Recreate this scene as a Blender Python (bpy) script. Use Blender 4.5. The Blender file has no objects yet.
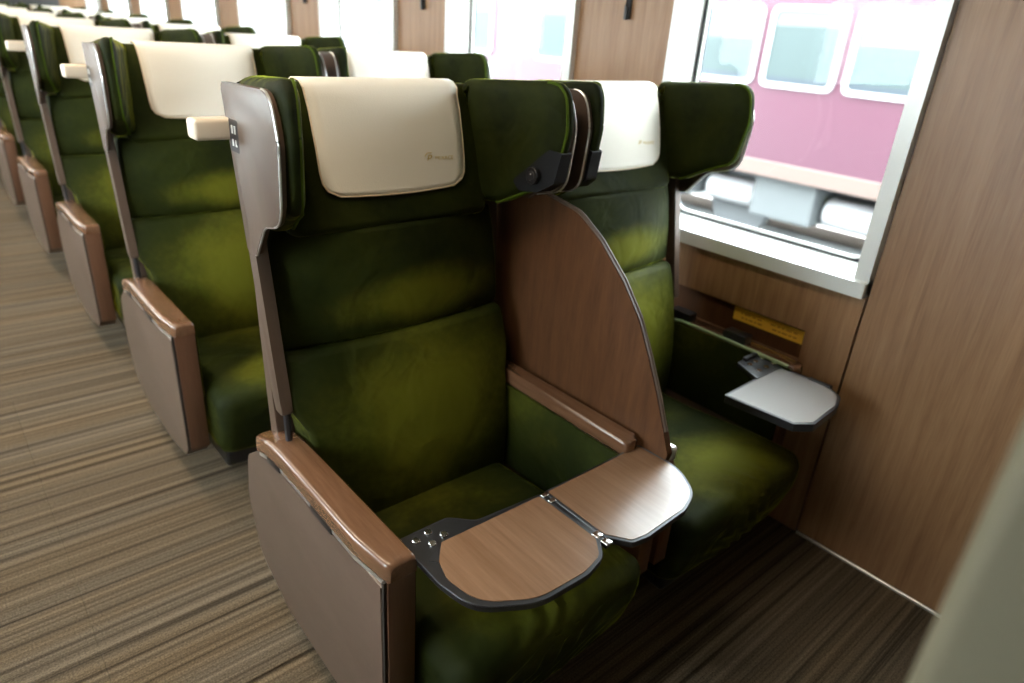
import bpy, bmesh, math, random
from mathutils import Vector, Matrix
random.seed(7)
C = bpy.context.scene.collection
scn = bpy.context.scene

# ------------------------------------------------------------------ camera
CAM_H = 1.27
pitch, yaw, roll, FPX = .4319, .73383, .0732, 676.9
cd = bpy.data.cameras.new('camera'); cam = bpy.data.objects.new('camera', cd); C.objects.link(cam)
fwd = Vector((math.sin(yaw)*math.cos(pitch), math.cos(yaw)*math.cos(pitch), -math.sin(pitch)))
rt = Vector((math.cos(yaw), -math.sin(yaw), 0)); up = rt.cross(fwd)
r2 = math.cos(roll)*rt + math.sin(roll)*up; u2 = -math.sin(roll)*rt + math.cos(roll)*up
M = Matrix((r2, u2, -fwd)).transposed().to_4x4(); M.translation = (0, 0, CAM_H)
cam.matrix_world = M
cd.sensor_width = 36; cd.lens = FPX/1024*36; cd.clip_start = .02; cd.clip_end = 200
cd.dof.use_dof = True; cd.dof.focus_distance = 1.12; cd.dof.aperture_fstop = 2.8
scn.camera = cam

# ------------------------------------------------------------------ world, exposure
w = bpy.data.worlds.new('sky'); scn.world = w; w.use_nodes = True
bg = w.node_tree.nodes['Background']; bg.inputs[0].default_value = (.87, .95, 1, 1); bg.inputs[1].default_value = 16.0
vs = scn.view_settings; vs.view_transform = 'Standard'; vs.look = 'None'; vs.gamma = 1; vs.exposure = 0.45
vs.use_curve_mapping = False
CEIL_E = 22.0      # ceiling light strips
SPOT_E = 16.0      # warm aisle downlights (W)

# ------------------------------------------------------------------ materials
def newmat(name):
    m = bpy.data.materials.new(name); m.use_nodes = True
    nt = m.node_tree; return m, nt, nt.nodes['Principled BSDF']
def plain(name, col, rough=.5, metal=0, spec=.5, bump=0, bscale=200, coat=0):
    m, nt, b = newmat(name)
    b.inputs['Base Color'].default_value = (*col, 1); b.inputs['Roughness'].default_value = rough
    b.inputs['Metallic'].default_value = metal; b.inputs['Specular IOR Level'].default_value = spec
    b.inputs['Coat Weight'].default_value = coat; b.inputs['Coat Roughness'].default_value = .15
    if bump:
        n = nt.nodes.new('ShaderNodeTexNoise'); n.inputs['Scale'].default_value = bscale
        tc = nt.nodes.new('ShaderNodeTexCoord'); nt.links.new(tc.outputs['Object'], n.inputs['Vector'])
        bp = nt.nodes.new('ShaderNodeBump'); bp.inputs['Strength'].default_value = bump; bp.inputs['Distance'].default_value = .002
        nt.links.new(n.outputs['Fac'], bp.inputs['Height']); nt.links.new(bp.outputs['Normal'], b.inputs['Normal'])
    return m
def wood(name, c1, c2, stretch, rough=.4, scale=14, spec=.5, coat=0., world=False):
    m, nt, b = newmat(name); L = nt.links.new
    if world:
        g = nt.nodes.new('ShaderNodeNewGeometry'); src = g.outputs['Position']
    else:
        tc = nt.nodes.new('ShaderNodeTexCoord'); src = tc.outputs['Object']
    mp = nt.nodes.new('ShaderNodeMapping'); mp.inputs['Scale'].default_value = stretch; L(src, mp.inputs['Vector'])
    n1 = nt.nodes.new('ShaderNodeTexNoise'); n1.inputs['Scale'].default_value = scale; n1.inputs['Detail'].default_value = 5; n1.inputs['Roughness'].default_value = .6
    n1.inputs['Distortion'].default_value = .3
    L(mp.outputs['Vector'], n1.inputs['Vector'])
    n2 = nt.nodes.new('ShaderNodeTexNoise'); n2.inputs['Scale'].default_value = scale*6; n2.inputs['Detail'].default_value = 3
    L(mp.outputs['Vector'], n2.inputs['Vector'])
    mx = nt.nodes.new('ShaderNodeMath'); mx.operation = 'MULTIPLY_ADD'; mx.inputs[1].default_value = .45
    L(n2.outputs['Fac'], mx.inputs[0]); L(n1.outputs['Fac'], mx.inputs[2])
    rp = nt.nodes.new('ShaderNodeValToRGB'); rp.color_ramp.elements[0].position = .5; rp.color_ramp.elements[1].position = .95
    rp.color_ramp.elements[0].color = (*c1, 1); rp.color_ramp.elements[1].color = (*c2, 1)
    L(mx.outputs[0], rp.inputs['Fac']); L(rp.outputs['Color'], b.inputs['Base Color'])
    b.inputs['Roughness'].default_value = rough; b.inputs['Specular IOR Level'].default_value = spec
    b.inputs['Coat Weight'].default_value = coat; b.inputs['Coat Roughness'].default_value = .2
    return m
def velvet(name):
    m, nt, b = newmat(name); L = nt.links.new
    tc = nt.nodes.new('ShaderNodeTexCoord')
    n = nt.nodes.new('ShaderNodeTexNoise'); n.inputs['Scale'].default_value = 4.5; n.inputs['Detail'].default_value = 4; n.inputs['Distortion'].default_value = .5
    L(tc.outputs['Object'], n.inputs['Vector'])
    n2 = nt.nodes.new('ShaderNodeTexNoise'); n2.inputs['Scale'].default_value = 60; n2.inputs['Detail'].default_value = 3
    L(tc.outputs['Object'], n2.inputs['Vector'])
    ad = nt.nodes.new('ShaderNodeMath'); ad.operation = 'MULTIPLY_ADD'; ad.inputs[1].default_value = .25
    L(n2.outputs['Fac'], ad.inputs[0]); L(n.outputs['Fac'], ad.inputs[2])
    rp = nt.nodes.new('ShaderNodeValToRGB')
    rp.color_ramp.elements[0].position = .45; rp.color_ramp.elements[1].position = .85
    rp.color_ramp.elements[0].color = (.004, .0075, .0004, 1); rp.color_ramp.elements[1].color = (.021, .027, .0010, 1)
    L(ad.outputs[0], rp.inputs['Fac'])
    # lit centres of pads and cushion painted in as lighter olive patches (seat-local coordinates)
    def lit_patch(c, r):
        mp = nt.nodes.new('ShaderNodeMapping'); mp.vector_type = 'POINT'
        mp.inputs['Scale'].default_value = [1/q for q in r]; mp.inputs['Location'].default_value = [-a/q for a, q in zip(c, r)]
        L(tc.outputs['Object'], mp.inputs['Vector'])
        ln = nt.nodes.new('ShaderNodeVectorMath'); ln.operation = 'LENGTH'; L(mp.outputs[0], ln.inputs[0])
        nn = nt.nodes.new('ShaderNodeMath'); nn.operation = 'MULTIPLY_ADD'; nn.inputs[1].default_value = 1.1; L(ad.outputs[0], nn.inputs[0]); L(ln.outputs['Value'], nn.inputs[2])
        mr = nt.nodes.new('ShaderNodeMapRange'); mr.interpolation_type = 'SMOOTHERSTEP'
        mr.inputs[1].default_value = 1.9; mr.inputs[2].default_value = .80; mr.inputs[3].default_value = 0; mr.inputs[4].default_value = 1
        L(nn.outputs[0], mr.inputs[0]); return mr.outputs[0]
    ma = nt.nodes.new('ShaderNodeMath'); ma.operation = 'MAXIMUM'; L(lit_patch((.03, .2, .52), (.27, .3, .24)), ma.inputs[0]); L(lit_patch((.03, -.18, .36), (.22, .16, .14)), ma.inputs[1])
    mb = nt.nodes.new('ShaderNodeMath'); mb.operation = 'MAXIMUM'; L(ma.outputs[0], mb.inputs[0]); L(lit_patch((.03, .2, .765), (.22, .3, .07)), mb.inputs[1])
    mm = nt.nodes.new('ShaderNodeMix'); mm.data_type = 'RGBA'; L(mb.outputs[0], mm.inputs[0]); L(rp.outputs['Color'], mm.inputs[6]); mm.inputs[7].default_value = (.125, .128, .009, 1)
    L(mm.outputs[2], b.inputs['Base Color'])
    b.inputs['Roughness'].default_value = .75; b.inputs['Specular IOR Level'].default_value = .15
    b.inputs['Sheen Weight'].default_value = .75; b.inputs['Sheen Roughness'].default_value = .18
    b.inputs['Sheen Tint'].default_value = (.52, .58, .025, 1)
    n3 = nt.nodes.new('ShaderNodeTexNoise'); n3.inputs['Scale'].default_value = 350
    L(tc.outputs['Object'], n3.inputs['Vector'])
    n4 = nt.nodes.new('ShaderNodeTexNoise'); n4.inputs['Scale'].default_value = 9; n4.inputs['Detail'].default_value = 2; n4.inputs['Distortion'].default_value = 1.2
    L(tc.outputs['Object'], n4.inputs['Vector'])
    b1 = nt.nodes.new('ShaderNodeBump'); b1.inputs['Strength'].default_value = .6; b1.inputs['Distance'].default_value = .012; L(n4.outputs['Fac'], b1.inputs['Height'])
    b2 = nt.nodes.new('ShaderNodeBump'); b2.inputs['Strength'].default_value = .25; b2.inputs['Distance'].default_value = .001; L(n3.outputs['Fac'], b2.inputs['Height'])
    L(b1.outputs['Normal'], b2.inputs['Normal']); L(b2.outputs['Normal'], b.inputs['Normal'])
    return m
def carpet():
    m, nt, b = newmat('carpet'); L = nt.links.new
    g = nt.nodes.new('ShaderNodeNewGeometry')
    oi = nt.nodes.new('ShaderNodeObjectInfo')
    sep = nt.nodes.new('ShaderNodeSeparateXYZ'); L(g.outputs['Position'], sep.inputs[0])
    def stripes(ky, kx, detail, rough=.65):
        cb = nt.nodes.new('ShaderNodeCombineXYZ')
        mx = nt.nodes.new('ShaderNodeMath'); mx.operation = 'MULTIPLY'; mx.inputs[1].default_value = kx; L(sep.outputs['X'], mx.inputs[0])
        my = nt.nodes.new('ShaderNodeMath'); my.operation = 'MULTIPLY'; my.inputs[1].default_value = ky; L(sep.outputs['Y'], my.inputs[0])
        L(mx.outputs[0], cb.inputs['X']); L(my.outputs[0], cb.inputs['Y'])
        n = nt.nodes.new('ShaderNodeTexNoise'); n.inputs['Scale'].default_value = 1; n.inputs['Detail'].default_value = detail; n.inputs['Roughness'].default_value = rough
        L(cb.outputs[0], n.inputs['Vector']); return n.outputs['Fac']
    a = stripes(48, .22, 4, .7); c = stripes(7, .12, 2)
    rp = nt.nodes.new('ShaderNodeValToRGB'); e = rp.color_ramp.elements
    e[0].position = .36; e[0].color = (.028, .022, .016, 1); e[1].position = .64; e[1].color = (.155, .128, .095, 1)
    for p, col in ((.43, (.060, .048, .034)), (.48, (.090, .072, .051)), (.55, (.11, .09, .066))):
        x = e.new(p); x.color = (*col, 1)
    L(a, rp.inputs['Fac'])
    rp2 = nt.nodes.new('ShaderNodeValToRGB'); rp2.color_ramp.elements[0].color = (1, .88, .72, 1); rp2.color_ramp.elements[1].color = (.97, .92, .86, 1)
    rp2.color_ramp.elements[0].position = .4; rp2.color_ramp.elements[1].position = .58
    L(c, rp2.inputs['Fac'])
    mul = nt.nodes.new('ShaderNodeMix'); mul.data_type = 'RGBA'; mul.blend_type = 'MULTIPLY'; mul.inputs[0].default_value = 1
    L(rp.outputs['Color'], mul.inputs[6]); L(rp2.outputs['Color'], mul.inputs[7])
    n3 = nt.nodes.new('ShaderNodeTexNoise'); n3.inputs['Scale'].default_value = 260; n3.inputs['Detail'].default_value = 2; L(g.outputs['Position'], n3.inputs['Vector'])
    mr = nt.nodes.new('ShaderNodeMapRange'); mr.inputs[1].default_value = .3; mr.inputs[2].default_value = .7; mr.inputs[3].default_value = .62; mr.inputs[4].default_value = 1.3
    L(n3.outputs['Fac'], mr.inputs[0])
    mul2 = nt.nodes.new('ShaderNodeMix'); mul2.data_type = 'RGBA'; mul2.blend_type = 'MULTIPLY'; mul2.inputs[0].default_value = 1
    L(mul.outputs[2], mul2.inputs[6]); L(mr.outputs[0], mul2.inputs[7]); L(mul2.outputs[2], b.inputs['Base Color'])
    b.inputs['Roughness'].default_value = .95; b.inputs['Specular IOR Level'].default_value = .1
    bp = nt.nodes.new('ShaderNodeBump'); bp.inputs['Strength'].default_value = .5; bp.inputs['Distance'].default_value = .003
    L(n3.outputs['Fac'], bp.inputs['Height']); L(bp.outputs['Normal'], b.inputs['Normal'])
    return m
def emit(name, col, s):
    m, nt, b = newmat(name)
    b.inputs['Base Color'].default_value = (.8, .8, .8, 1)
    b.inputs['Emission Color'].default_value = (*col, 1); b.inputs['Emission Strength'].default_value = s
    return m
def glass(name, tint=(.97, .99, .98)):
    m = bpy.data.materials.new(name); m.use_nodes = True; nt = m.node_tree; nt.nodes.clear()
    o = nt.nodes.new('ShaderNodeOutputMaterial'); t = nt.nodes.new('ShaderNodeBsdfTransparent'); t.inputs[0].default_value = (*tint, 1)
    g = nt.nodes.new('ShaderNodeBsdfGlossy'); g.inputs['Roughness'].default_value = .02
    ge = nt.nodes.new('ShaderNodeNewGeometry'); dp = nt.nodes.new('ShaderNodeVectorMath'); dp.operation = 'DOT_PRODUCT'
    nt.links.new(ge.outputs['Incoming'], dp.inputs[0]); nt.links.new(ge.outputs['Normal'], dp.inputs[1])
    def mth(op, a, b):
        n = nt.nodes.new('ShaderNodeMath'); n.operation = op
        for i, v in enumerate((a, b)):
            if v is None: continue
            if isinstance(v, (int, float)): n.inputs[i].default_value = v
            else: nt.links.new(v, n.inputs[i])
        return n.outputs[0]
    ab = mth('ABSOLUTE', dp.outputs['Value'], None); f5 = mth('POWER', mth('SUBTRACT', 1.0, ab), 5.0)
    fr = mth('ADD', mth('MULTIPLY', f5, .7), .008)
    mx = nt.nodes.new('ShaderNodeMixShader'); nt.links.new(fr, mx.inputs[0]); nt.links.new(t.outputs[0], mx.inputs[1]); nt.links.new(g.outputs[0], mx.inputs[2])
    nt.links.new(mx.outputs[0], o.inputs[0]); return m
MT = dict(
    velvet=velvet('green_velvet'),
    velvet_sheen=plain('velvet_sheen_green', (.050, .080, .006), .8, spec=.1),  # brighter green that stands in for pile sheen
    piping=plain('pale_green_piping', (.20, .26, .12), .6),
    leather=plain('cream_leather', (.92, .87, .77), .5, bump=.15, bscale=400),
    leather_edge=plain('leather_edge', (.74, .60, .42), .45),
    gold=plain('gold_foil', (.74, .58, .25), .35, .2),
    captan=wood('armrest_wood', (.100, .048, .025), (.150, .076, .041), (4, .3, 4), .24, 10, coat=.45),
    traywood=wood('tray_wood', (.15, .080, .042), (.22, .128, .076), (2.2, .12, 1), .24, 16, coat=.4),
    shell=wood('shell_brown', (.064, .040, .027), (.080, .053, .038), (3, 3, .5), .40, 8, coat=.0),
    panel=wood('arm_panel_brown', (.082, .053, .039), (.100, .068, .052), (3, 1, 3), .32, 6, coat=.15),
    divider=wood('divider_wood', (.062, .025, .010), (.10, .043, .018), (3, 3, .35), .42, 12, spec=.3, coat=0),
    armfront=wood('arm_front_wood', (.085, .038, .020), (.12, .058, .032), (4, 4, .4), .32, 10, coat=.2),
    wall=wood('wall_wood', (.185, .092, .040), (.30, .168, .083), (5, 5, .25), .42, 9, world=True),
    walld=plain('dark_joint', (.015, .011, .008), .7),
    carpet=carpet(),
    silver=plain('brushed_silver', (.72, .73, .72), .28, .85),
    chrome=plain('bright_metal', (.8, .8, .8), .16, 1),
    alum=plain('window_frame_silver', (.66, .68, .67), .38, .25),
    traytop=plain('tray_grey_laminate', (.46, .45, .44), .18, .45, bump=.08, bscale=300),
    matteblack=plain('matte_black', (.006, .006, .007), .55, spec=.2),
    black=plain('black_plastic', (.012, .012, .013), .38),
    darkmetal=plain('dark_metal', (.05, .05, .055), .35, .6),
    beige=plain('beige_plastic', (.62, .53, .42), .35),
    white=plain('white_trim', (.8, .8, .78), .5),
    ceil=plain('ceiling_white', (.78, .76, .72), .6),
    navy=plain('window_gasket', (.02, .03, .04), .4),
    glass=glass('window_glass'),
    olive=plain('bulkhead_olive', (.115, .105, .07), .45),
    olive2=plain('bulkhead_post', (.15, .138, .095), .4),
    yellow=plain('yellow_label', (.80, .46, .04), .5),
    ink=plain('label_ink', (.45, .20, .02), .6),
    grey=plain('end_wall_grey', (.05, .05, .05), .5),
    maroon=plain('maroon_paint', (.064, .019, .034), .35),
    band=plain('sill_band', (.115, .078, .066), .5),
    trainframe=plain('train_window_frame', (.34, .34, .35), .4),
    trainglass=plain('train_window_glass', (.045, .06, .06), .45, spec=.2),
    interior=plain('train_blind', (.065, .08, .078), .6),
    equip=plain('underframe_grey', (.085, .092, .095), .6),
    equipd=plain('underframe_dark', (.08, .085, .09), .7),
    ballast=plain('ballast', (.065, .068, .065), .9, bump=1, bscale=18),
    rail=plain('rail_steel', (.3, .25, .22), .4, .5),
    ceillight=emit('ceiling_light_lens', (1, .86, .66), CEIL_E),
    spotlens=emit('downlight_lens', (1, .78, .5), 12),
)

# ------------------------------------------------------------------ mesh helpers
def mk(name, bm, mat, parent=None, smooth=True, off=None):
    bmesh.ops.recalc_face_normals(bm, faces=bm.faces[:])
    me = bpy.data.meshes.new(name)
    if off is not None: bmesh.ops.translate(bm, verts=bm.verts[:], vec=-Vector(off))
    bm.to_mesh(me); bm.free()
    if smooth:
        for p in me.polygons: p.use_smooth = True
        try: me.set_sharp_from_angle(angle=math.radians(38))
        except Exception: pass
    me.materials.append(MT[mat] if isinstance(mat, str) else mat)
    o = bpy.data.objects.new(name, me); C.objects.link(o)
    if parent is not None: o.parent = parent
    return o
def rbox(lo, hi, r=.01, s=3, m=1, fn=None, bm=None):
    """rounded box, optional deformation fn(Vector)->Vector"""
    bm = bm or bmesh.new()
    lo, hi = Vector(lo), Vector(hi); c = (lo+hi)/2; h = (hi-lo)/2
    r = min(r, min(h)*.999); ax = []
    mm = m if isinstance(m, (tuple, list)) else (m, m, m)
    for k in range(3):
        e = h[k]-r; arc = [r*math.tan(math.pi/4*i/s) for i in range(1, s+1)]
        mid = [-e+2*e*i/mm[k] for i in range(mm[k]+1)]
        ax.append([-e-a for a in reversed(arc)]+mid+[e+a for a in arc])
    V = {}
    def vert(p):
        inner = Vector([max(-(h[k]-r), min(h[k]-r, p[k])) for k in range(3)])
        d = p-inner
        q = inner+(d.normalized()*r if d.length > 1e-9 else d)
        q = q+c
        key = (round(p[0], 6), round(p[1], 6), round(p[2], 6))
        if key not in V: V[key] = bm.verts.new(fn(q) if fn else q)
        return V[key]
    for k in range(3):
        i, j = (k+1) % 3, (k+2) % 3
        for sg in (-1, 1):
            for a in range(len(ax[i])-1):
                for b in range(len(ax[j])-1):
                    q = []
                    for (x, y) in ((a, b), (a+1, b), (a+1, b+1), (a, b+1)):
                        p = Vector((0, 0, 0)); p[k] = sg*h[k]; p[i] = ax[i][x]; p[j] = ax[j][y]; q.append(vert(p))
                    try: bm.faces.new(q)
                    except ValueError: pass
    return bm
def roundpoly(pts, rad, seg=6):
    out = []; n = len(pts)
    for i in range(n):
        p = Vector(pts[i]); a = Vector(pts[i-1]); b = Vector(pts[(i+1) % n])
        r = rad[i] if isinstance(rad, (list, tuple)) else rad
        if r <= 0: out.append(tuple(p)); continue
        da, db = (a-p), (b-p); la, lb = da.length, db.length; da.normalize(); db.normalize()
        ang = da.angle(db); t = min(r/math.tan(ang/2), la*.49, lb*.49)
        p0, p1 = p+da*t, p+db*t
        for k in range(seg+1):
            s = k/seg; q = (1-s)**2*p0+2*s*(1-s)*p+s*s*p1; out.append(tuple(q))
    return out
def prism(poly, axis, a, b, bev=.003, seg=2, fn=None, bm=None):
    """extrude 2D polygon along axis ('x': poly=(y,z); 'y': (x,z); 'z': (x,y))"""
    bm = bm or bmesh.new(); n0 = len(bm.verts)
    def P(q, t):
        return {'x': (t, q[0], q[1]), 'y': (q[0], t, q[1]), 'z': (q[0], q[1], t)}[axis]
    va = [bm.verts.new(P(q, a)) for q in poly]; vb = [bm.verts.new(P(q, b)) for q in poly]
    fs = [bm.faces.new(va), bm.faces.new(vb[::-1])]; n = len(poly)
    for i in range(n): fs.append(bm.faces.new((va[i], vb[i], vb[(i+1) % n], va[(i+1) % n])))
    if bev > 0:
        ed = set(fs[0].edges[:]+fs[1].edges[:])
        bmesh.ops.bevel(bm, geom=list(ed), offset=bev, segments=seg, profile=.5, affect='EDGES', clamp_overlap=True)
    if fn:
        bm.verts.ensure_lookup_table()
        for v in bm.verts[n0:]: v.co = fn(v.co)
    return bm
def pillow(poly, t0, t1, r, seg=5):
    """padded slab: (y,z) outline between x=t0 and t1 with edges rounded by r"""
    bm = bmesh.new(); n = len(poly); P = [Vector(p) for p in poly]
    area = sum(P[i].x*P[(i+1) % n].y-P[(i+1) % n].x*P[i].y for i in range(n)); sgn = 1 if area > 0 else -1
    N = []
    for i in range(n):
        d = (P[(i+1) % n]-P[i-1]).normalized(); N.append(Vector((-d.y, d.x))*sgn)
    R = []
    prof = [(r*(1-math.sin(a)), r*(1-math.cos(a))) for a in [math.pi/2*k/seg for k in range(seg+1)]]   # (inset, depth)
    for ins, dep in prof: R.append([bm.verts.new((t0+dep, *(P[i]+N[i]*ins))) for i in range(n)])
    for ins, dep in reversed(prof): R.append([bm.verts.new((t1-dep, *(P[i]+N[i]*ins))) for i in range(n)])
    for A, B in zip(R, R[1:]):
        for i in range(n): bm.faces.new((A[i], A[(i+1) % n], B[(i+1) % n], B[i]))
    bm.faces.new(R[0][::-1]); bm.faces.new(R[-1])
    return bm
def tube(path, r, seg=8, bm=None, closed=False):
    bm = bm or bmesh.new(); P = [Vector(p) for p in path]; rings = []; n = len(P)
    for i, p in enumerate(P):
        t = (P[(i+1) % n]-P[i-1]) if closed else (P[min(i+1, n-1)]-P[max(i-1, 0)])
        t.normalize(); a = t.cross(Vector((0, 0, 1)))
        if a.length < .1: a = t.cross(Vector((1, 0, 0)))
        a.normalize(); b = t.cross(a)
        rings.append([bm.verts.new(p+r*(math.cos(2*math.pi*k/seg)*a+math.sin(2*math.pi*k/seg)*b)) for k in range(seg)])
    for i in range(n if closed else n-1):
        A, B = rings[i], rings[(i+1) % n]
        for k in range(seg): bm.faces.new((A[k], A[(k+1) % seg], B[(k+1) % seg], B[k]))
    if not closed: bm.faces.new(rings[0][::-1]); bm.faces.new(rings[-1])
    return bm
def cyl(c, axis, r, h, seg=20, bev=.001, bm=None):
    poly = [(math.cos(2*math.pi*k/seg)*r, math.sin(2*math.pi*k/seg)*r) for k in range(seg)]
    i = 'xyz'.index(axis); o = [0, 1, 2]; o.remove(i)
    poly = [(q[0]+c[o[0]], q[1]+c[o[1]]) for q in poly]
    return prism(poly, axis, c[i]-h/2, c[i]+h/2, bev, 1, bm=bm)
def box(lo, hi, bev=.002, bm=None):
    return prism([(lo[0], lo[1]), (hi[0], lo[1]), (hi[0], hi[1]), (lo[0], hi[1])], 'z', lo[2], hi[2], bev, 1, bm=bm)
def ring_yz(x0, x1, outer, inner, bm=None):
    """frame: rectangle/rounded outline with hole, extruded along x; outer and inner need equal counts"""
    bm = bm or bmesh.new(); n = len(outer)
    R = [[bm.verts.new((x, q[0], q[1])) for q in poly] for (x, poly) in ((x0, outer), (x1, outer), (x1, inner), (x0, inner))]
    for a in range(4):
        A, B = R[a], R[(a+1) % 4]
        for i in range(n): bm.faces.new((A[i], A[(i+1) % n], B[(i+1) % n], B[i]))
    return bm
def rrect(y0, y1, z0, z1, r, seg=5):
    return roundpoly([(y0, z0), (y1, z0), (y1, z1), (y0, z1)], r, seg) if r > 0 else [(y0, z0), (y1, z0), (y1, z1), (y0, z1)]
def tag(o, label, cat, group=None):
    o['label'] = label; o['category'] = cat
    if group: o['group'] = group
    return o
def struct(o): o['kind'] = 'structure'; return o
def empty(name, loc):
    o = bpy.data.objects.new(name, None); C.objects.link(o); o.location = loc; o.empty_display_size = .1; return o
def copy_tree(o, dy, parent=None):
    c = o.copy(); C.objects.link(c)
    if parent is None: c.location = o.location+Vector((0, dy, 0))
    else: c.parent = parent
    for ch in list(o.children): copy_tree(ch, dy, c)
    return c

# ------------------------------------------------------------------ the setting
WX, LX, YE, YB, ZC = 1.70, -1.02, 8.75, -1.45, 2.15
fl = struct(mk('floor', box((LX-.05, YB-.05, -.06), (WX+.05, YE+.05, -.012), 0), 'walld', smooth=False))
tile0 = None; TS = .5; SEAMX = .062
nx0 = math.floor((LX-SEAMX)/TS); nx1 = math.ceil((WX-SEAMX)/TS)
tiles = {}
for i in range(nx0, nx1):
    xa, xb = max(LX, SEAMX+i*TS), min(WX, SEAMX+(i+1)*TS)
    for j in range(int(math.ceil((YE-YB)/TS))):
        ya, yb = YB+j*TS, min(YE, YB+(j+1)*TS)
        key = (round(xb-xa, 3), round(yb-ya, 3))
        if key not in tiles:
            o = mk('carpet_tile', box((0, 0, -.012), (key[0], key[1], 0), .0012), 'carpet', fl, smooth=False); tiles[key] = o
        else:
            o = tiles[key].copy(); C.objects.link(o); o.parent = fl
        o.location = (xa, ya, 0)

# right wall: lower panels, pillars, header, with windows
WP, WY0, WY1, WZ0, WZ1 = 1.083, .597, 1.30, .735, 1.62
NW = 8
wall = struct(mk('wall_right', box((WX+.045, YB, -.1), (WX+.075, YE, WZ0-.02), 0), 'walld', smooth=False))
def wpanel(y0, y1, z0, z1, x0=WX, x1=WX+.045, bev=.0015):
    return mk('wall_panel', box((x0, y0, z0), (x1, y1, z1), bev), 'wall', wall, smooth=False)
wpanel(YB, -.06, 0, ZC); wpanel(.035, WY0-.003, .008, ZC)
NY0, NY1, NZ0, NZ1 = .722, 1.19, .495, .592          # niche in the wall beside the first window seat
wpanel(WY0+.003, NY0, 0, WZ0); wpanel(NY1, WY0+WP-.002, 0, WZ0)
wpanel(NY0, NY1, 0, NZ0, bev=0); wpanel(NY0, NY1, NZ1, WZ0, bev=0)
for k in range(1, NW): wpanel(WY0+k*WP+.002, min(WY0+(k+1)*WP-.002, YE), 0, WZ0)
for k in range(NW): wpanel(WY1+k*WP, min(WY0+(k+1)*WP, YE), WZ0, WZ1)
wpanel(WY0, YE, WZ1, ZC)
mk('wall_base_strip', box((WX-.006, .035, 0), (WX, WY0-.003, .008), .001), 'silver', wall)
# windows
for k in range(NW):
    y0, y1 = WY0+k*WP, min(WY1+k*WP, YE)
    wn = struct(mk('window_%d' % (k+1), ring_yz(WX-.022, WX+.006, rrect(y0, y1, WZ0, WZ1, 0), rrect(y0+.036, y1-.03, WZ0+.012, WZ1-.04, 0)), 'alum', smooth=False))
    mk('window_sill', prism([(WX-.034, WZ0-.004), (WX+.09, WZ0-.004), (WX+.09, WZ0+.052), (WX-.006, WZ0+.040), (WX-.034, WZ0+.034)], 'y', y0, y1, .002), 'alum', wn, smooth=False)
    bm = box((WX+.006, y1-.03, WZ0), (WX+.09, y1, WZ1), 0); box((WX+.006, y0, WZ0), (WX+.09, y0+.036, WZ1), 0, bm); box((WX+.006, y0, WZ1-.04), (WX+.09, y1, WZ1), 0, bm)
    mk('window_reveal', bm, 'white', wn, smooth=False)
    ya, yb, za, zb = y0+.036, y1-.03, WZ0+.045, WZ1-.04
    n = 6*4+4
    inner = rrect(ya+.016, yb-.016, za+.016, zb-.016, .045, 6)
    ctr = Vector(((ya+yb)/2, (za+zb)/2)); outer = []
    for q in inner:
        outer.append((ya if q[0] < ya+.07 and (q[0]-ya) <= min(q[1]-za, zb-q[1]) else (yb if yb-q[0] < .07 and (yb-q[0]) <= min(q[1]-za, zb-q[1]) else q[0]),
                      q[1]))
    outer = []
    for q in inner:
        d = Vector(q)-ctr; s = min((yb-ya)/2/max(abs(d.x), 1e-6), (zb-za)/2/max(abs(d.y), 1e-6)); e = ctr+d*s; outer.append((e.x, e.y))
    mk('window_gasket', ring_yz(WX+.08, WX+.095, outer, inner), 'navy', wn, smooth=False)
    mk('glazing_bead', tube([(WX+.0795, q[0], q[1]) for q in inner], .005, 6, closed=True), 'white', wn)
    mk('pane', box((WX+.084, ya, za), (WX+.089, yb, zb), 0), 'glass', wn, smooth=False)
# left wall with windows (behind and beside the camera)
wl = struct(mk('wall_left', box((LX-.05, YB, 0), (LX, YE, WZ0), 0), 'wall', smooth=False))
mk('wall_panel', box((LX-.05, YB, WZ1), (LX, YE, ZC), 0), 'wall', wl, smooth=False)
mk('wall_panel', box((LX-.05, YB, WZ0), (LX, WY0, WZ1), 0), 'wall', wl, smooth=False)
for k in range(NW):
    mk('wall_panel', box((LX-.05, WY1+k*WP, WZ0), (LX, min(WY0+(k+1)*WP, YE), WZ1), 0), 'wall', wl, smooth=False)
    y0, y1 = WY0+k*WP, WY1+k*WP
    wn = struct(mk('window_%d' % (k+1+NW), ring_yz(LX-.05, LX+.02, rrect(y0, y1, WZ0, WZ1, 0), rrect(y0+.036, y1-.036, WZ0+.03, WZ1-.04, 0)), 'alum', smooth=False))
    mk('pane', box((LX-.04, y0+.03, WZ0+.02), (LX-.035, y1-.03, WZ1-.03), 0), 'glass', wn, smooth=False)
# ceiling, end walls
ce = struct(mk('ceiling', box((LX-.05, YB, ZC), (WX+.05, YE, ZC+.05), 0), 'ceil', smooth=False))
we = struct(mk('wall_end', box((LX, YE, 0), (WX, YE+.05, ZC), 0), 'wall', smooth=False))
mk('wall_panel', rbox((.55, YE-.02, 1.10), (1.44, YE-.001, 1.9), .006), 'grey', we)
wb = struct(mk('wall_back', box((LX, YB-.05, 0), (WX, YB, ZC), 0), 'wall', smooth=False))
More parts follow.
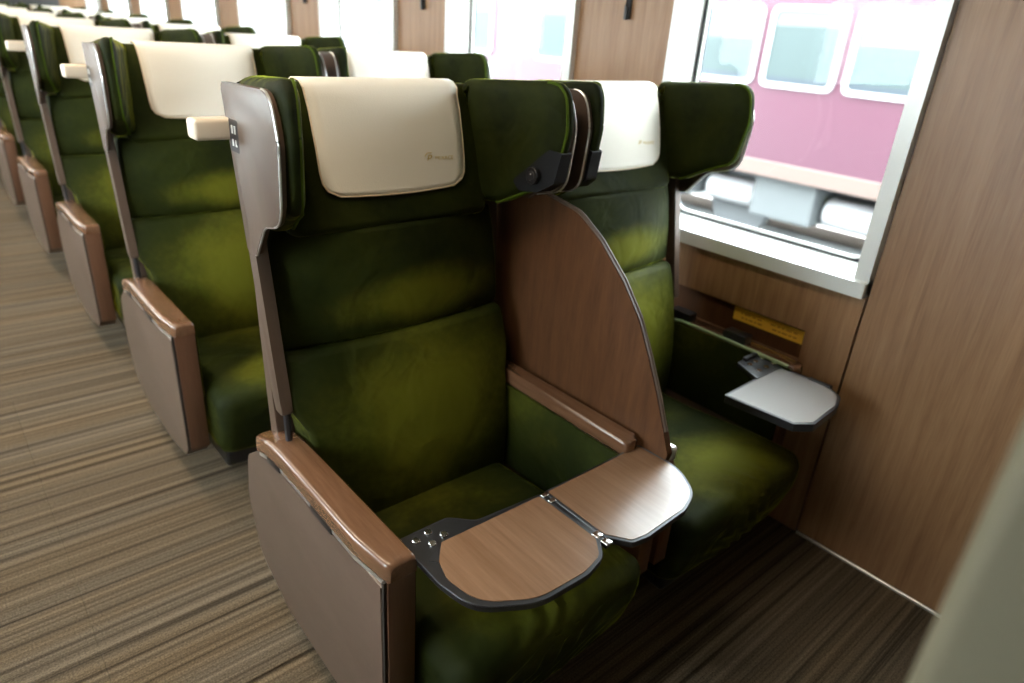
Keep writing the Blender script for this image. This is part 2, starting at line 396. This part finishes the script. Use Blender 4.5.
# bulkhead beside the camera: two wings with a doorway between them
bk = struct(mk('wall_bulkhead', box((.375, -.05, 0), (WX, .031, ZC), .004), 'olive', smooth=False))
mk('door_post', rbox((.300, -.055, 0), (.376, .039, ZC), .012, 4), 'olive2', bk)
mk('joint_strip', box((.43, .0305, 0), (.436, .0325, ZC), 0), 'walld', bk, smooth=False)
bk2 = struct(mk('wall_bulkhead_left', box((LX, -.05, 0), (-.42, .026, ZC), .004), 'olive', smooth=False))
mk('door_post', rbox((-.43, -.055, 0), (-.354, .033, ZC), .012, 4), 'olive2', bk2)
# niche in the wall
niche = struct(mk('trim_1', box((WX+.036, NY0, NZ0), (WX+.044, NY1, NZ1), 0), 'divider', smooth=False))
lab = tag(mk('warning_label', box((WX+.033, .738, NZ0+.042), (WX+.0355, .955, NZ0+.080), 0), 'yellow', smooth=False), 'yellow warning label inside the wall niche under the window', 'label')
bm = bmesh.new()
for r_ in range(2):
    y = .755
    while y < .93:
        ln = random.uniform(.006, .02)
        if not (.845 < y+ln and y < .86): box((WX+.0324, y, NZ0+.051+.013*r_), (WX+.0331, min(y+ln, .94), NZ0+.056+.013*r_), 0, bm)
        y += ln+.005
mk('print', bm, 'ink', lab, smooth=False)['kind'] = 'stuff'

# ceiling lights
def strip(x, name, label):
    for k in range(8):
        y0 = .35+k*1.04
        t = empty(name, (x, y0+.48, ZC))
        mk('housing', rbox((x-.075, y0, ZC-.02), (x+.075, y0+.96, ZC), .005, 2), 'white', t, off=t.location)
        mk('lens', rbox((x-.06, y0+.015, ZC-.028), (x+.06, y0+.945, ZC-.018), .004, 2), 'ceillight', t, off=t.location)
        tag(t, label, 'ceiling light', label.split(' along')[0]+'s')
strip(.02, 'ceiling_light', 'long white ceiling light strip along the middle of the aisle')
for k in range(6):
    y = .9+k*1.4
    t = empty('downlight', (.26, y, ZC))
    mk('bezel', cyl((.26, y, ZC-.006), 'z', .055, .012), 'white', t, off=t.location)
    mk('lens', cyl((.26, y, ZC-.013), 'z', .04, .006), 'spotlens', t, off=t.location)
    tag(t, 'small round warm downlight in the ceiling over the aisle', 'downlight', 'aisle downlights')
    sd = bpy.data.lights.new('downlight_beam', 'SPOT'); sd.energy = SPOT_E; sd.color = (1, .74, .46); sd.spot_size = math.radians(46); sd.spot_blend = .8; sd.shadow_soft_size = .04
    so = bpy.data.objects.new('downlight_beam', sd); C.objects.link(so); so.parent = t; so.location = (0, 0, -.03)

# coat hooks on the pillars
for k in range(7):
    y = 1.475+k*WP
    t = empty('coat_hook', (WX, y, 1.31))
    mk('back_plate', rbox((WX-.008, y-.008, 1.318), (WX, y+.008, 1.40), .003, 2), 'black', t, off=t.location)
    mk('hook', tube([(WX-.006, y, 1.392), (WX-.013, y, 1.388), (WX-.015, y, 1.35), (WX-.014, y, 1.316)], .0065, 8), 'black', t, off=t.location)
    od = ['first', 'second', 'third', 'fourth', 'fifth', 'sixth', 'seventh'][k]
    tag(t, 'black coat hook on the %s window pillar from the bulkhead' % od, 'hook', 'coat hooks on the window pillars')

# ------------------------------------------------------------------ seats (row 0 in world coordinates)
SC = .687; MX = 1.0025       # aisle seat centre line, mirror plane of the pair
def lerp(a, b, t): return a+(b-a)*t
def interp(x, tab):
    if x <= tab[0][0]: return tab[0][1]
    for (a, va), (b, vb) in zip(tab, tab[1:]):
        if x <= b: return lerp(va, vb, (x-a)/(b-a))
    return tab[-1][1]
def make_seat(side, tray, logo):
    A = side == 'aisle'
    cx = SC if A else 2*MX-SC
    org = Vector((cx, .85, 0))
    t = empty('aisle_seat' if A else 'window_seat', org)
    sg = 1 if A else -1                     # u = inward direction (towards the divider) is +
    def X(u): return cx+sg*u
    def mp(fn=None):
        def f(q):
            q = fn(q) if fn else q
            return Vector((X(q[0]), q[1], q[2]))
        return f
    def part(name, bm, mat, parent=t, smooth=True):
        return mk(name, bm, mat, parent, smooth, org)
    cl = -.228 if A else -.247              # outer side of the seat cushion (u)
    # --- seat cushion
    def fseat(q):
        a = (q[1]-.80)/.25; b = q[0]/.24
        z = q[2]
        if z > .25: z += .012*(1-b*b)-.012*a+.004*math.sin(9*q[0]+14*q[1])
        y = q[1]
        if y < .66:
            g = math.exp(-((q[0]-.0)/.11)**2)*max(0, min(1, (.66-y)/.06))
            rp = .0045*g*math.sin((q[0]*.55-q[2])*150+3*math.sin(q[0]*18))
            if q[2] > .29: z += rp
            else: y += rp
        if q[1] < .63: y += .035*max(0, (.26-q[2]))/.12+.012*b*b
        return Vector((q[0], y, z))
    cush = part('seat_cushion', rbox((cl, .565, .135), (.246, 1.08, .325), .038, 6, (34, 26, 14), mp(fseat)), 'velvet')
    # --- lower and middle back pads
    YF = [(.28, 1.022), (.40, 1.020), (.52, 1.034), (.62, 1.058), (.68, 1.076), (.70, 1.086)]
    def flow(q):
        f = interp(q[2], YF); k = 1-(q[0]/.255)**2
        dep = (q[1])                        # 0 front .. .1 back
        y = f+dep-(.018*k if dep < .05 else 0)+.010
        wid = 1.0 if q[2] < .62 else 1-.02*(q[2]-.62)/.08
        if q[2] < .60 and (A or q[0] > 0): wid *= lerp(1, .880 if q[0] < 0 else .955, min(1, (.60-q[2])/.06))
        return Vector((q[0]*wid, y, q[2]))
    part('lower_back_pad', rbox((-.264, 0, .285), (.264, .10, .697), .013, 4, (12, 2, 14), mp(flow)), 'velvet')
    YM = [(.69, 1.088), (.72, 1.080), (.80, 1.076), (.88, 1.080), (.925, 1.087)]
    def fmid(q):
        f = interp(q[2], YM); k = 1-(q[0]/.25)**2; dep = q[1]
        y = f+dep+.004+interp(q[2], [(.69, .022), (.92, .050)])*(1-k)*(1 if dep < .05 else .3)
        return Vector((q[0]*lerp(1, .955, (q[2]-.69)/.235), y, q[2]))
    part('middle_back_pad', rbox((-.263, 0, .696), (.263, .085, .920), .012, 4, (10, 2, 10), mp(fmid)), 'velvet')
    # --- head pad
    def fhead(q):
        dep = q[1]; f = interp(q[2], [(.90, 1.085), (.985, 1.112), (1.06, 1.128), (1.12, 1.145), (1.17, 1.163)]); y = f+dep*(1.218-f)/.075
        if dep < .04: y += .012*(q[0]/.2)**2
        return Vector((q[0], y, q[2]))
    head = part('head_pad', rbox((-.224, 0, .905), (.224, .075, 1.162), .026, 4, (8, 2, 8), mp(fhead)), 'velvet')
    # --- wings
    def uin(y): return lerp(.262, .194, (y-.94)/(1.14-.94))
    def uout(y): return lerp(.289, .269, (y-.93)/(1.20-.93))
    WPOLY = roundpoly([(1.185, 1.172), (.952, 1.188), (.940, 1.10), (.960, .995), (1.015, .972), (1.085, .935), (1.185, .925)], [.01, .045, .08, .04, .05, .04, .01], 6)
    SPOLY = roundpoly([(1.215, 1.160), (.972, 1.170), (.950, 1.10), (.964, .978), (1.045, .958), (1.10, .895), (1.145, .885)], [.01, .05, .08, .05, .05, .02, .01], 6)
    for s in (1, -1):
        def fw(q):
            tt = q[0]; y = q[1]; return Vector((s*(uin(y)+tt*(uout(y)-uin(y))), y, q[2]))
        def fw2(q):
            return fw(q)
        bm = pillow(WPOLY, 0, .065, .028, 6)
        for v in bm.verts:
            q = v.co; tt = q[0]/.065; y = q[1]; v.co = Vector((X(s*(uin(y)+tt*(uout(y)-uin(y)))), y, q[2]))
        part('wing', bm, 'velvet')
        rim = [p for p in WPOLY if p[0] < 1.15]
        part('wing_sheen_rim', tube([(X(s*(uin(p[0])+.22*(uout(p[0])-uin(p[0])))), p[0]+(.0035 if p[0] < .97 else 0), p[1]-(.002 if p[1] > 1.1 else -.002)) for p in rim], .0032, 6), 'velvet_sheen')  # sheen along the wing edge, painted as a thin brighter tube
        bm = prism(SPOLY if s < 0 else [(p[0], max(p[1], .945)) if p[0] > 1.0 else p for p in SPOLY], 'x', 0, .012, .003 if s < 0 else 0, 2)
        for v in bm.verts:
            q = v.co; y = q[1]; v.co = Vector((X(s*(uout(y)+q[0])), y, q[2]))
        sh = part('wing_shell', bm, 'shell')
        pts = [p for p in SPOLY if p[0] < (1.11 if s < 0 else 1.04)]
        part('shell_trim', tube([(X(s*(uout(p[0])+.0095)), p[0]-.001, p[1]) for p in pts], .0022, 6), 'silver', sh)
        if s > 0: continue
        # side rail below the wing
        rail = [(1.141, .935), (1.137, .905), (1.122, .83), (1.102, .72), (1.083, .62), (1.076, .593)]
        bm = bmesh.new(); prev = None
        poly = [(p[0]-.014, p[1]) for p in rail]+[(p[0]+.018, p[1]) for p in reversed(rail)]
        prism(roundpoly(poly, .006, 3), 'x', 0, .022, .006, 3, bm=bm)
        for v in bm.verts: v.co = Vector((X(s*(.260+v.co[0])), v.co[1], v.co[2]))
        part('side_rail', bm, 'shell')
        part('rail_stub', tube([(X(s*.268), 1.079, .60), (X(s*.266), 1.081, .53)], .007, 8), 'darkmetal')
    # back shell
    part('back_shell', prism([(1.150, .16), (1.125, .30), (1.160, .60), (1.180, .90), (1.205, 1.135), (1.221, 1.135), (1.200, .90), (1.187, .60), (1.165, .16)], 'x', min(X(-.262), X(.300)), max(X(-.262), X(.300)), .004, 2), 'shell')
    # reading light on the inner wing
    pl = roundpoly([(.945, 1.058), (.972, 1.062), (1.045, .992), (1.030, .972), (.990, .976), (.956, .998)], [.004, .006, .008, .01, .015, .015], 3)
    bm = prism(pl, 'x', 0, 1, 0)
    for v in bm.verts:
        y = v.co[1]; tt = v.co[0]; v.co = Vector((X(uin(y)-.002+tt*(uout(y)-uin(y)+.001)), y, v.co[2]))
    rl = part('reading_light', bm, 'matteblack', smooth=False)
    yl, zl = .998, 1.008
    part('lens_ring', cyl((X(uin(yl)-.006), yl, zl), 'x', .017, .010), 'black', rl)
    part('lens', cyl((X(uin(yl)-.0105), yl, zl), 'x', .010, .003, bev=.001), 'darkmetal', rl)
    part('lens_bead', rbox((X(uin(yl)-.012)-.0025, yl-.003, zl+.001), (X(uin(yl)-.012)+.0025, yl+.003, zl+.006), .0024, 3), 'chrome', rl)
    # headrest cover: leather sheet draped over the top of the head pad
    path = [(1.226, 1.06), (1.226, 1.11), (1.225, 1.143), (1.219, 1.161), (1.207, 1.1675), (1.190, 1.1685), (1.173, 1.1655), (1.160, 1.156), (1.1485, 1.140)]
    def fy(z): return interp(z, [(.90, 1.085), (.985, 1.112), (1.06, 1.128), (1.12, 1.145), (1.17, 1.163)])
    zz = 1.12
    while zz > .9801:
        path.append((fy(zz)-.0055, zz)); zz -= .012 if zz < 1.02 else .02
    path.append((fy(.979)-.0055, .979))
    bm = bmesh.new(); rows = []; R_ = .032; W_ = .156; edge = []
    nU = 14; zb = .979
    for (y, z) in path:
        d = z-zb if y < 1.15 else 1
        d += .0
        wd = W_-(R_-math.sqrt(max(0, R_*R_-(R_-d)**2)) if d < R_ else 0)
        if d >= R_ and y < 1.15: wd = W_+.004*(z-1.0)/.17
        if y >= 1.15: wd = W_+.005
        row = []
        for i in range(nU+1):
            u = -wd+2*wd*i/nU
            bowz = -.006*(1-(u/W_)**2)*(1-min(1, max(0, (z-zb)/.08))) if y < 1.15 else 0
            yy = y+(.012*(u/.2)**2 if y < 1.15 else 0)
            row.append(bm.verts.new((cx+u, yy, z+bowz)))
        rows.append(row)
    for a, b in zip(rows, rows[1:]):
        for i in range(nU): bm.faces.new((a[i], a[i+1], b[i+1], b[i]))
    left = [r[0].co.copy() for r in rows[4:]]; right = [r[-1].co.copy() for r in rows[4:]]; bot = [v.co.copy() for v in rows[-1][1:-1]]
    cov = part('headrest_cover', bm, 'leather')
    so = cov.modifiers.new('thick', 'SOLIDIFY'); so.thickness = .004; so.offset = 0
    part('piping', tube([tuple(p+Vector((0, -.0008, 0))) for p in left+bot+right[::-1]], .0018, 6), 'leather_edge', cov)
    if logo:
        for (txt, size, u, z, shear) in (('P', .021, .062, 1.024, .25), ('PRiVACE', .0105, .083, 1.027, 0)):
            cu = bpy.data.curves.new('txt', 'FONT'); cu.body = txt; cu.size = size; cu.shear = shear; cu.extrude = .0003; cu.space_character = 1.12
            ob = bpy.data.objects.new('txt', cu); C.objects.link(ob)
            bpy.context.view_layer.update()
            me = bpy.data.meshes.new_from_object(ob.evaluated_get(bpy.context.evaluated_depsgraph_get()))
            bpy.data.objects.remove(ob)
            yb = fy(1.03)+.012*((u+.02)/.2)**2-.0085
            me.transform(Matrix.Translation(Vector((cx+u, yb+.0005, z))-org) @ Matrix.Rotation(math.radians(90), 4, 'X'))
            me.materials.clear(); me.materials.append(MT['gold'])
            lo_ = bpy.data.objects.new('emblem' if txt == 'P' else 'lettering', me); C.objects.link(lo_); lo_.parent = cov
        if A:   # swash of the emblem
            part('emblem_swash', tube([(cx+.058, fy(1.036)-.0078, 1.036), (cx+.064, fy(1.041)-.0078, 1.042), (cx+.074, fy(1.041)-.0078, 1.042)], .0009, 5), 'gold', cov)
    # --- outer arm
    dx = 0 if A else -.045
    def AX(x): return X(x-SC+dx)            # x given for the aisle seat in world units
    def pr(poly, axis, a, b, bev, seg=2, X_=AX):
        bm = prism(poly, axis, a, b, bev, seg)
        for v in bm.verts: v.co = Vector((X_(v.co[0]), v.co[1], v.co[2]))
        return bm
    APOLY = roundpoly([(.690, .484), (.690, .155), (.715, .118), (.86, .098), (1.08, .106), (1.215, .165), (1.262, .30), (1.238, .42), (1.175, .462), (1.08, .484)], [0, .01, .03, .1, .1, .07, .1, .05, .04, .05], 5)
    def capdrop(bm):
        for yc in (1.05, 1.09, 1.12, 1.15, 1.175):
            bmesh.ops.bisect_plane(bm, geom=bm.verts[:]+bm.edges[:]+bm.faces[:], plane_co=(0, yc, 0), plane_no=(0, 1, 0))
        for v in bm.verts:
            if v.co.y > 1.05: v.co.z -= .045*((v.co.y-1.05)/.16)**2
        return bm
    part('arm_panel', pr(APOLY, 'x', .391, .447, .003), 'panel')
    fp = part('arm_front_panel', pr([(.398, .15), (.448, .15), (.448, .495), (.398, .495)], 'y', .681, .692, .0015), 'armfront')
    part('front_groove', pr([(.3925, .15), (.398, .15), (.398, .495), (.3925, .495)], 'y', .685, .691, 0), 'walld', fp, smooth=False)
    
    part('arm_trim', capdrop(pr(roundpoly([(.3880, .768), (.3975, .692), (.404, .684), (.440, .684), (.440, 1.15), (.3880, 1.16)], .003, 2), 'z', .4835, .4915, .001)), 'silver')
    YE_ = 1.205; ys = [.681, .6825, .6855, .690, .696, .704, .72, .745, .770, .80, .95, 1.05, 1.09, 1.12, 1.14]+[YE_-.052*(1-math.sin(math.pi/2*k/7)) for k in range(1, 8)]
    bm = bmesh.new(); prev = None; first = None
    for i, yv in enumerate(ys):
        xo = interp(yv, [(.681, .403), (.690, .3975), (.70, .3955), (.765, .388), (.785, .387)]); xi = .4495
        fr = interp(yv, [(.681, .0075), (.6825, .0042), (.6855, .0016), (.690, 0)])
        if yv > YE_-.05: xo += .034-math.sqrt(max(0, 1-((yv-YE_+.05)/.05)**2))*.034
        if yv > YE_-.03: xi -= .014*(1-math.sqrt(max(0, 1-((yv-YE_+.03)/.03)**2)))
        dz = -.045*(max(0, yv-1.05)/.16)**2
        re = .010*max(0, (yv-YE_+.012)/.012) if yv > YE_-.012 else 0
        ring = []
        for (x, z) in roundpoly([(xo, .492), (xi, .492), (xi, .526-fr-re), (xo, .526-fr-re)], [.003, .002, .008, .011], 4):
            ring.append(bm.verts.new((AX(x), yv, z+dz)))
        if prev:
            for k in range(len(ring)): bm.faces.new((prev[k], prev[(k+1) % len(ring)], ring[(k+1) % len(ring)], ring[k]))
        else: first = ring
        prev = ring
    bm.faces.new(first[::-1]); bm.faces.new(prev)
    cap = part('armrest_cap', bm, 'captan')
    for (y0, y1) in ((.845, .925), (1.055, 1.115)):
        part('arm_hinge', capdrop(pr([(.3865, .480), (.392, .480), (.392, .4915), (.3865, .4915)], 'y', y0, y1, .001)), 'black')
    # velvet inner side of the outer arm
    part('arm_side_pad', pr([(.690, .30), (1.10, .30), (1.10, .505 if A else .518), (.690, .490 if A else .520)], 'x', .4475, .4555, .003), 'velvet')
    if not A:
        part('arm_piping', tube([(1.5995, .70, .5235), (1.5995, .9, .5265), (1.5995, 1.04, .5265), (1.5995, 1.10, .515)], .005, 8), 'piping')
        for (y0, y1) in ((.835, .905), (1.02, 1.09)):
            part('arm_button_block', pr([(.408, .526), (.444, .526), (.444, .550), (.408, .550)], 'y', y0, y1, .002), 'black')
    # --- inner arm
    def IX(x): return X(x-SC)
    part('inner_arm_body', pr([(.615, .24), (1.12, .24), (1.12, .505), (.66, .505), (.615, .45)], 'x', .951, .9935, .004, X_=IX), 'divider')
    part('inner_arm_side_pad', pr([(.665, .29), (1.11, .29), (1.11, .504), (.685, .504)], 'x', .9425, .953, .004, X_=IX), 'velvet')
    part('inner_armrest_cap', pr(roundpoly([(.9445, .684), (.985, .684), (.992, 1.12), (.9445, 1.12)], [.012, .016, 0, 0], 4), 'z', .505, .540, .010, 4, X_=IX), 'captan')
    if A:
        DP = roundpoly([(1.215, .30), (1.215, .86), (1.18, .935), (1.035, .958), (.93, .940), (.865, .900), (.795, .838), (.742, .775), (.703, .705), (.666, .630), (.640, .570), (.622, .527), (.640, .45), (.68, .30)],
                       [0, .06, .05, .06, .08, .08, .08, .08, .08, .08, .08, .012, .03, 0], 5)
        dv = part('divider_panel', prism(DP, 'x', .9945, 1.0105, .004, 3), 'divider')
        e = [p for p in DP if p[1] > .55 and p[0] < 1.06]
        part('divider_edge', tube([(1.0025, p[0]+.0015, p[1]+.001) for p in e], .0052, 8), 'shell', dv)
        part('grab_handle', rbox((.346, 1.175, 1.072), (.420, 1.215, 1.106), .007, 3), 'beige')
        PXo = X(-(uout(1.155)+.012)); PY = -.022
        pz = part('seat_number_plate', prism(roundpoly([(1.158+PY, 1.056), (1.196+PY, 1.056), (1.196+PY, 1.108), (1.158+PY, 1.108)], .004, 3), 'x', PXo-.0015, PXo+.002, 0), 'darkmetal', smooth=False)
        bm = bmesh.new()
        for (y, z, a, b) in ((1.183, 1.085, .006, .013), (1.171, 1.085, .006, .013), (1.183, 1.065, .006, .011), (1.169, 1.065, .008, .003), (1.171, 1.068, .003, .008)):
            box((PXo-.0022, y+PY-a/2, z), (PXo-.0014, y+PY+a/2, z+b), 0, bm)
        part('plate_marks', bm, 'alum', pz, smooth=False)
    else:
        part('arm_end_cap', rbox((1.013, .624, .500), (1.034, .690, .534), .008, 3), 'silver')
    # --- base
    part('base_frame', rbox((cx-.21, .64, .085), (cx+.22, 1.12, .15), .01, 2), 'black')
    part('pedestal', rbox((cx-.12, .76, .0), (cx+.16, 1.05, .09), .012, 2), 'black')
    # --- tray
    if tray:
        zt = .515
        def leaf(name, poly, inset, zt, mat, edge='black', par=t, th=.012):
            o = part(name, prism(poly, 'z', zt-th, zt, .002, 2), edge, par)
            part('tray_inlay', prism(inset, 'z', zt-.002, zt+.0012, .0006, 1), mat, o)
            part('tray_rim', tube([(p[0], p[1], zt-.0008) for p in poly], .0014, 6, closed=True), 'silver' if edge == 'darkmetal' else 'darkmetal', o)
            return o
        if A:
            pa = roundpoly([(.450, .735), (.545, .735), (.58, .700), (.716, .690), (.718, .545), (.690, .512), (.645, .500), (.545, .503), (.462, .552), (.450, .62)], [.004, .02, .03, .003, .014, .03, .06, .10, .10, .06], 7)
            ia = roundpoly([(.502, .690), (.711, .685), (.713, .549), (.688, .517), (.643, .506), (.548, .509), (.473, .556), (.463, .62), (.474, .657)], [.004, .004, .014, .03, .06, .10, .10, .05, .01], 7)
            la = leaf('tray_leaf', pa, ia, zt, 'traywood')
            for (x, y) in ((.471, .716), (.498, .722), (.489, .696), (.516, .703)):
                part('screw', cyl((x, y, zt+.001), 'z', .0065, .004), 'chrome', la)
            part('corner_mark', prism([(.462, .668), (.473, .655), (.492, .683)], 'z', zt, zt+.0012, 0), 'darkmetal', la, smooth=False)
            pb = roundpoly([(.728, .690), (.992, .692), (.996, .592), (.955, .526), (.900, .506), (.790, .500), (.757, .506), (.728, .545)], [.003, .004, .10, .09, .06, .04, .012, .012], 8)
            ib = roundpoly([(.733, .686), (.987, .688), (.991, .593), (.952, .530), (.899, .510), (.791, .505), (.760, .510), (.733, .547)], [.003, .004, .10, .09, .06, .04, .012, .012], 8)
            leaf('tray_leaf', pb, ib, zt, 'traywood')
            hb = part('tray_hinge', rbox((.7165, .528, zt-.010), (.7275, .690, zt-.001), .002, 2), 'black')
            for y in (.683, .664, .556, .535):
                part('hinge_pin', rbox((.7145, y-.005 if y > .6 else y-.010, zt-.002), (.7295, y+.005, zt+.0022), .0015, 2), 'chrome', hb)
        else:
            pa = roundpoly([(1.335, .713), (1.60, .722), (1.604, .60), (1.575, .545), (1.520, .525), (1.392, .517), (1.352, .545)], [.004, .004, .05, .04, .04, .006, .004], 5)
            ia = roundpoly([(1.340, .708), (1.585, .715), (1.594, .60), (1.570, .551), (1.518, .531), (1.394, .523), (1.357, .548)], [.003, .02, .05, .04, .04, .006, .004], 5)
            la = leaf('tray_leaf', pa, ia, zt, 'traytop', th=.020)
            hp = part('tray_hinge', prism(roundpoly([(1.475, .712), (1.606, .712), (1.612, .800), (1.515, .795)], .006, 3), 'z', zt-.008, zt+.003, .001), 'black')
            for (x, y) in ((1.520, .735), (1.555, .735), (1.590, .735), (1.530, .768), (1.560, .770), (1.592, .770)):
                part('screw', cyl((x, y, zt+.004), 'z', .007, .004), 'chrome', hp)
            part('hinge_pin', rbox((1.540, .785, zt), (1.612, .797, zt+.012), .003, 2), 'darkmetal', hp)
            part('tray_latch', rbox((1.590, .580, zt-.012), (1.607, .640, zt+.004), .003, 2), 'black', la)
    return t

ORD = ['first', 'second', 'third', 'fourth', 'fifth', 'sixth', 'seventh', 'eighth']
for side in ('aisle', 'window'):
    front = make_seat(side, True, True)
    if side == 'aisle':
        tag(front, 'green velvet winged aisle seat with an open wooden folding tray across its lap', 'seat', 'green winged aisle seats')
    else:
        tag(front, 'green velvet winged window seat with a grey half-folded tray by its wall-side arm', 'seat', 'green winged window seats')
    proto = make_seat(side, False, False)
    for k in range(1, 8):
        o = proto if k == 1 else copy_tree(proto, 1.05*(k-1))
        if k == 1: o.location.y += 1.05
        tag(o, 'green velvet winged %s seat in the %s row from the bulkhead' % (side, ORD[k]), 'seat', 'green winged %s seats' % side)

# ------------------------------------------------------------------ outside
gz = -1.15
gr = struct(mk('ground', box((WX+.6, -12, gz-.1), (24, 34, gz), 0), 'ballast', smooth=False))
gl = struct(mk('ground_left', box((-24, -12, gz-.1), (LX-.6, 34, gz), 0), 'ballast', smooth=False))
for x in (3.4, 4.83, 8.2, 9.63):
    o = mk('rail', prism([(x-.06, gz), (x+.06, gz), (x+.06, gz+.02), (x+.012, gz+.04), (x+.012, gz+.1), (x+.035, gz+.115), (x+.035, gz+.15), (x-.035, gz+.15), (x-.035, gz+.115), (x-.012, gz+.1), (x-.012, gz+.04), (x-.06, gz+.02)], 'y', -12, 34, 0), 'rail', smooth=False)
    tag(o, 'steel track rail on the ballast outside the windows', 'rail', 'track rails')
TX = 7.5
tr = empty('train_car', (TX+1.3, 8, gz))
def tp(name, bm, mat, parent=tr, smooth=False): return mk(name, bm, mat, parent, smooth, tr.location)
y0t, y1t = -5.0, 21.0
prof = roundpoly([(TX, .08), (TX, 2.1), (TX+.5, 2.55), (TX+2.1, 2.55), (TX+2.6, 2.1), (TX+2.6, .08)], [0, .3, .3, .3, .3, 0], 5)
tp('body', prism(prof, 'y', y0t, y1t, 0), 'maroon')
tp('sill_band', box((TX-.02, y0t, -.10), (TX+2.62, y1t, .08), .01), 'band')
ya = 1.66
yw = ya-7*.955
i = 0
while yw < y1t-1:
    if -4.5 < yw and i % 8 not in (6,):
        f = tp('window_frame', ring_yz(TX-.035, TX+.01, rrect(yw, yw+.865, .87, 1.70, .10, 4), rrect(yw+.055, yw+.81, .925, 1.645, .06, 4)), 'trainframe')
        tp('pane', box((TX-.018, yw+.05, .92), (TX-.008, yw+.815, 1.65), 0), 'trainglass', f)
        h = random.choice((.15, .3, .5, 0))
        if h: tp('blind', box((TX-.022, yw+.07, 1.64-h), (TX-.018, yw+.795, 1.64), 0), 'interior', f)
        tp('inner_sill', box((TX-.022, yw+.06, .93), (TX-.018, yw+.80, .985), 0), 'navy', f)
    yw += .955; i += 1
for y, ln, z0, m in ((-3.5, 1.6, -.62, 'equip'), (-1.2, .9, -.55, 'equip'), (.4, 1.2, -.62, 'equip'), (2.15, .62, -.60, 'equip'), (3.55, .78, -.60, 'equip'), (5.2, 1.4, -.55, 'equip'), (7.4, .8, -.6, 'equip'), (9, 2, -.6, 'equip'), (12, 1.5, -.55, 'equip'), (15, 1, -.6, 'equip')):
    tp('equipment_box', rbox((TX+.15, y, z0), (TX+1.2, y+ln, -.10), .03, 2), m)
tp('underframe', box((TX+.7, y0t, -.45), (TX+1.9, y1t, -.10), 0), 'equipd')
for y in (-3.2, 4.7, 6.6, 18):
    for x in (TX+.62, TX+1.98):
        tp('wheel', cyl((x, y, gz+.15+.43), 'x', .43, .12, 28, .01), 'equipd', smooth=True)
tp('air_tank', cyl((TX+.45, 3.1, -.42), 'y', .17, .8, 24, .03), 'trainframe', smooth=True)
tp('air_tank', cyl((TX+.45, 4.75, -.42), 'y', .16, .7, 24, .03), 'trainframe', smooth=True)
tag(tr, 'maroon train car with pale-framed windows standing on the track outside', 'train')
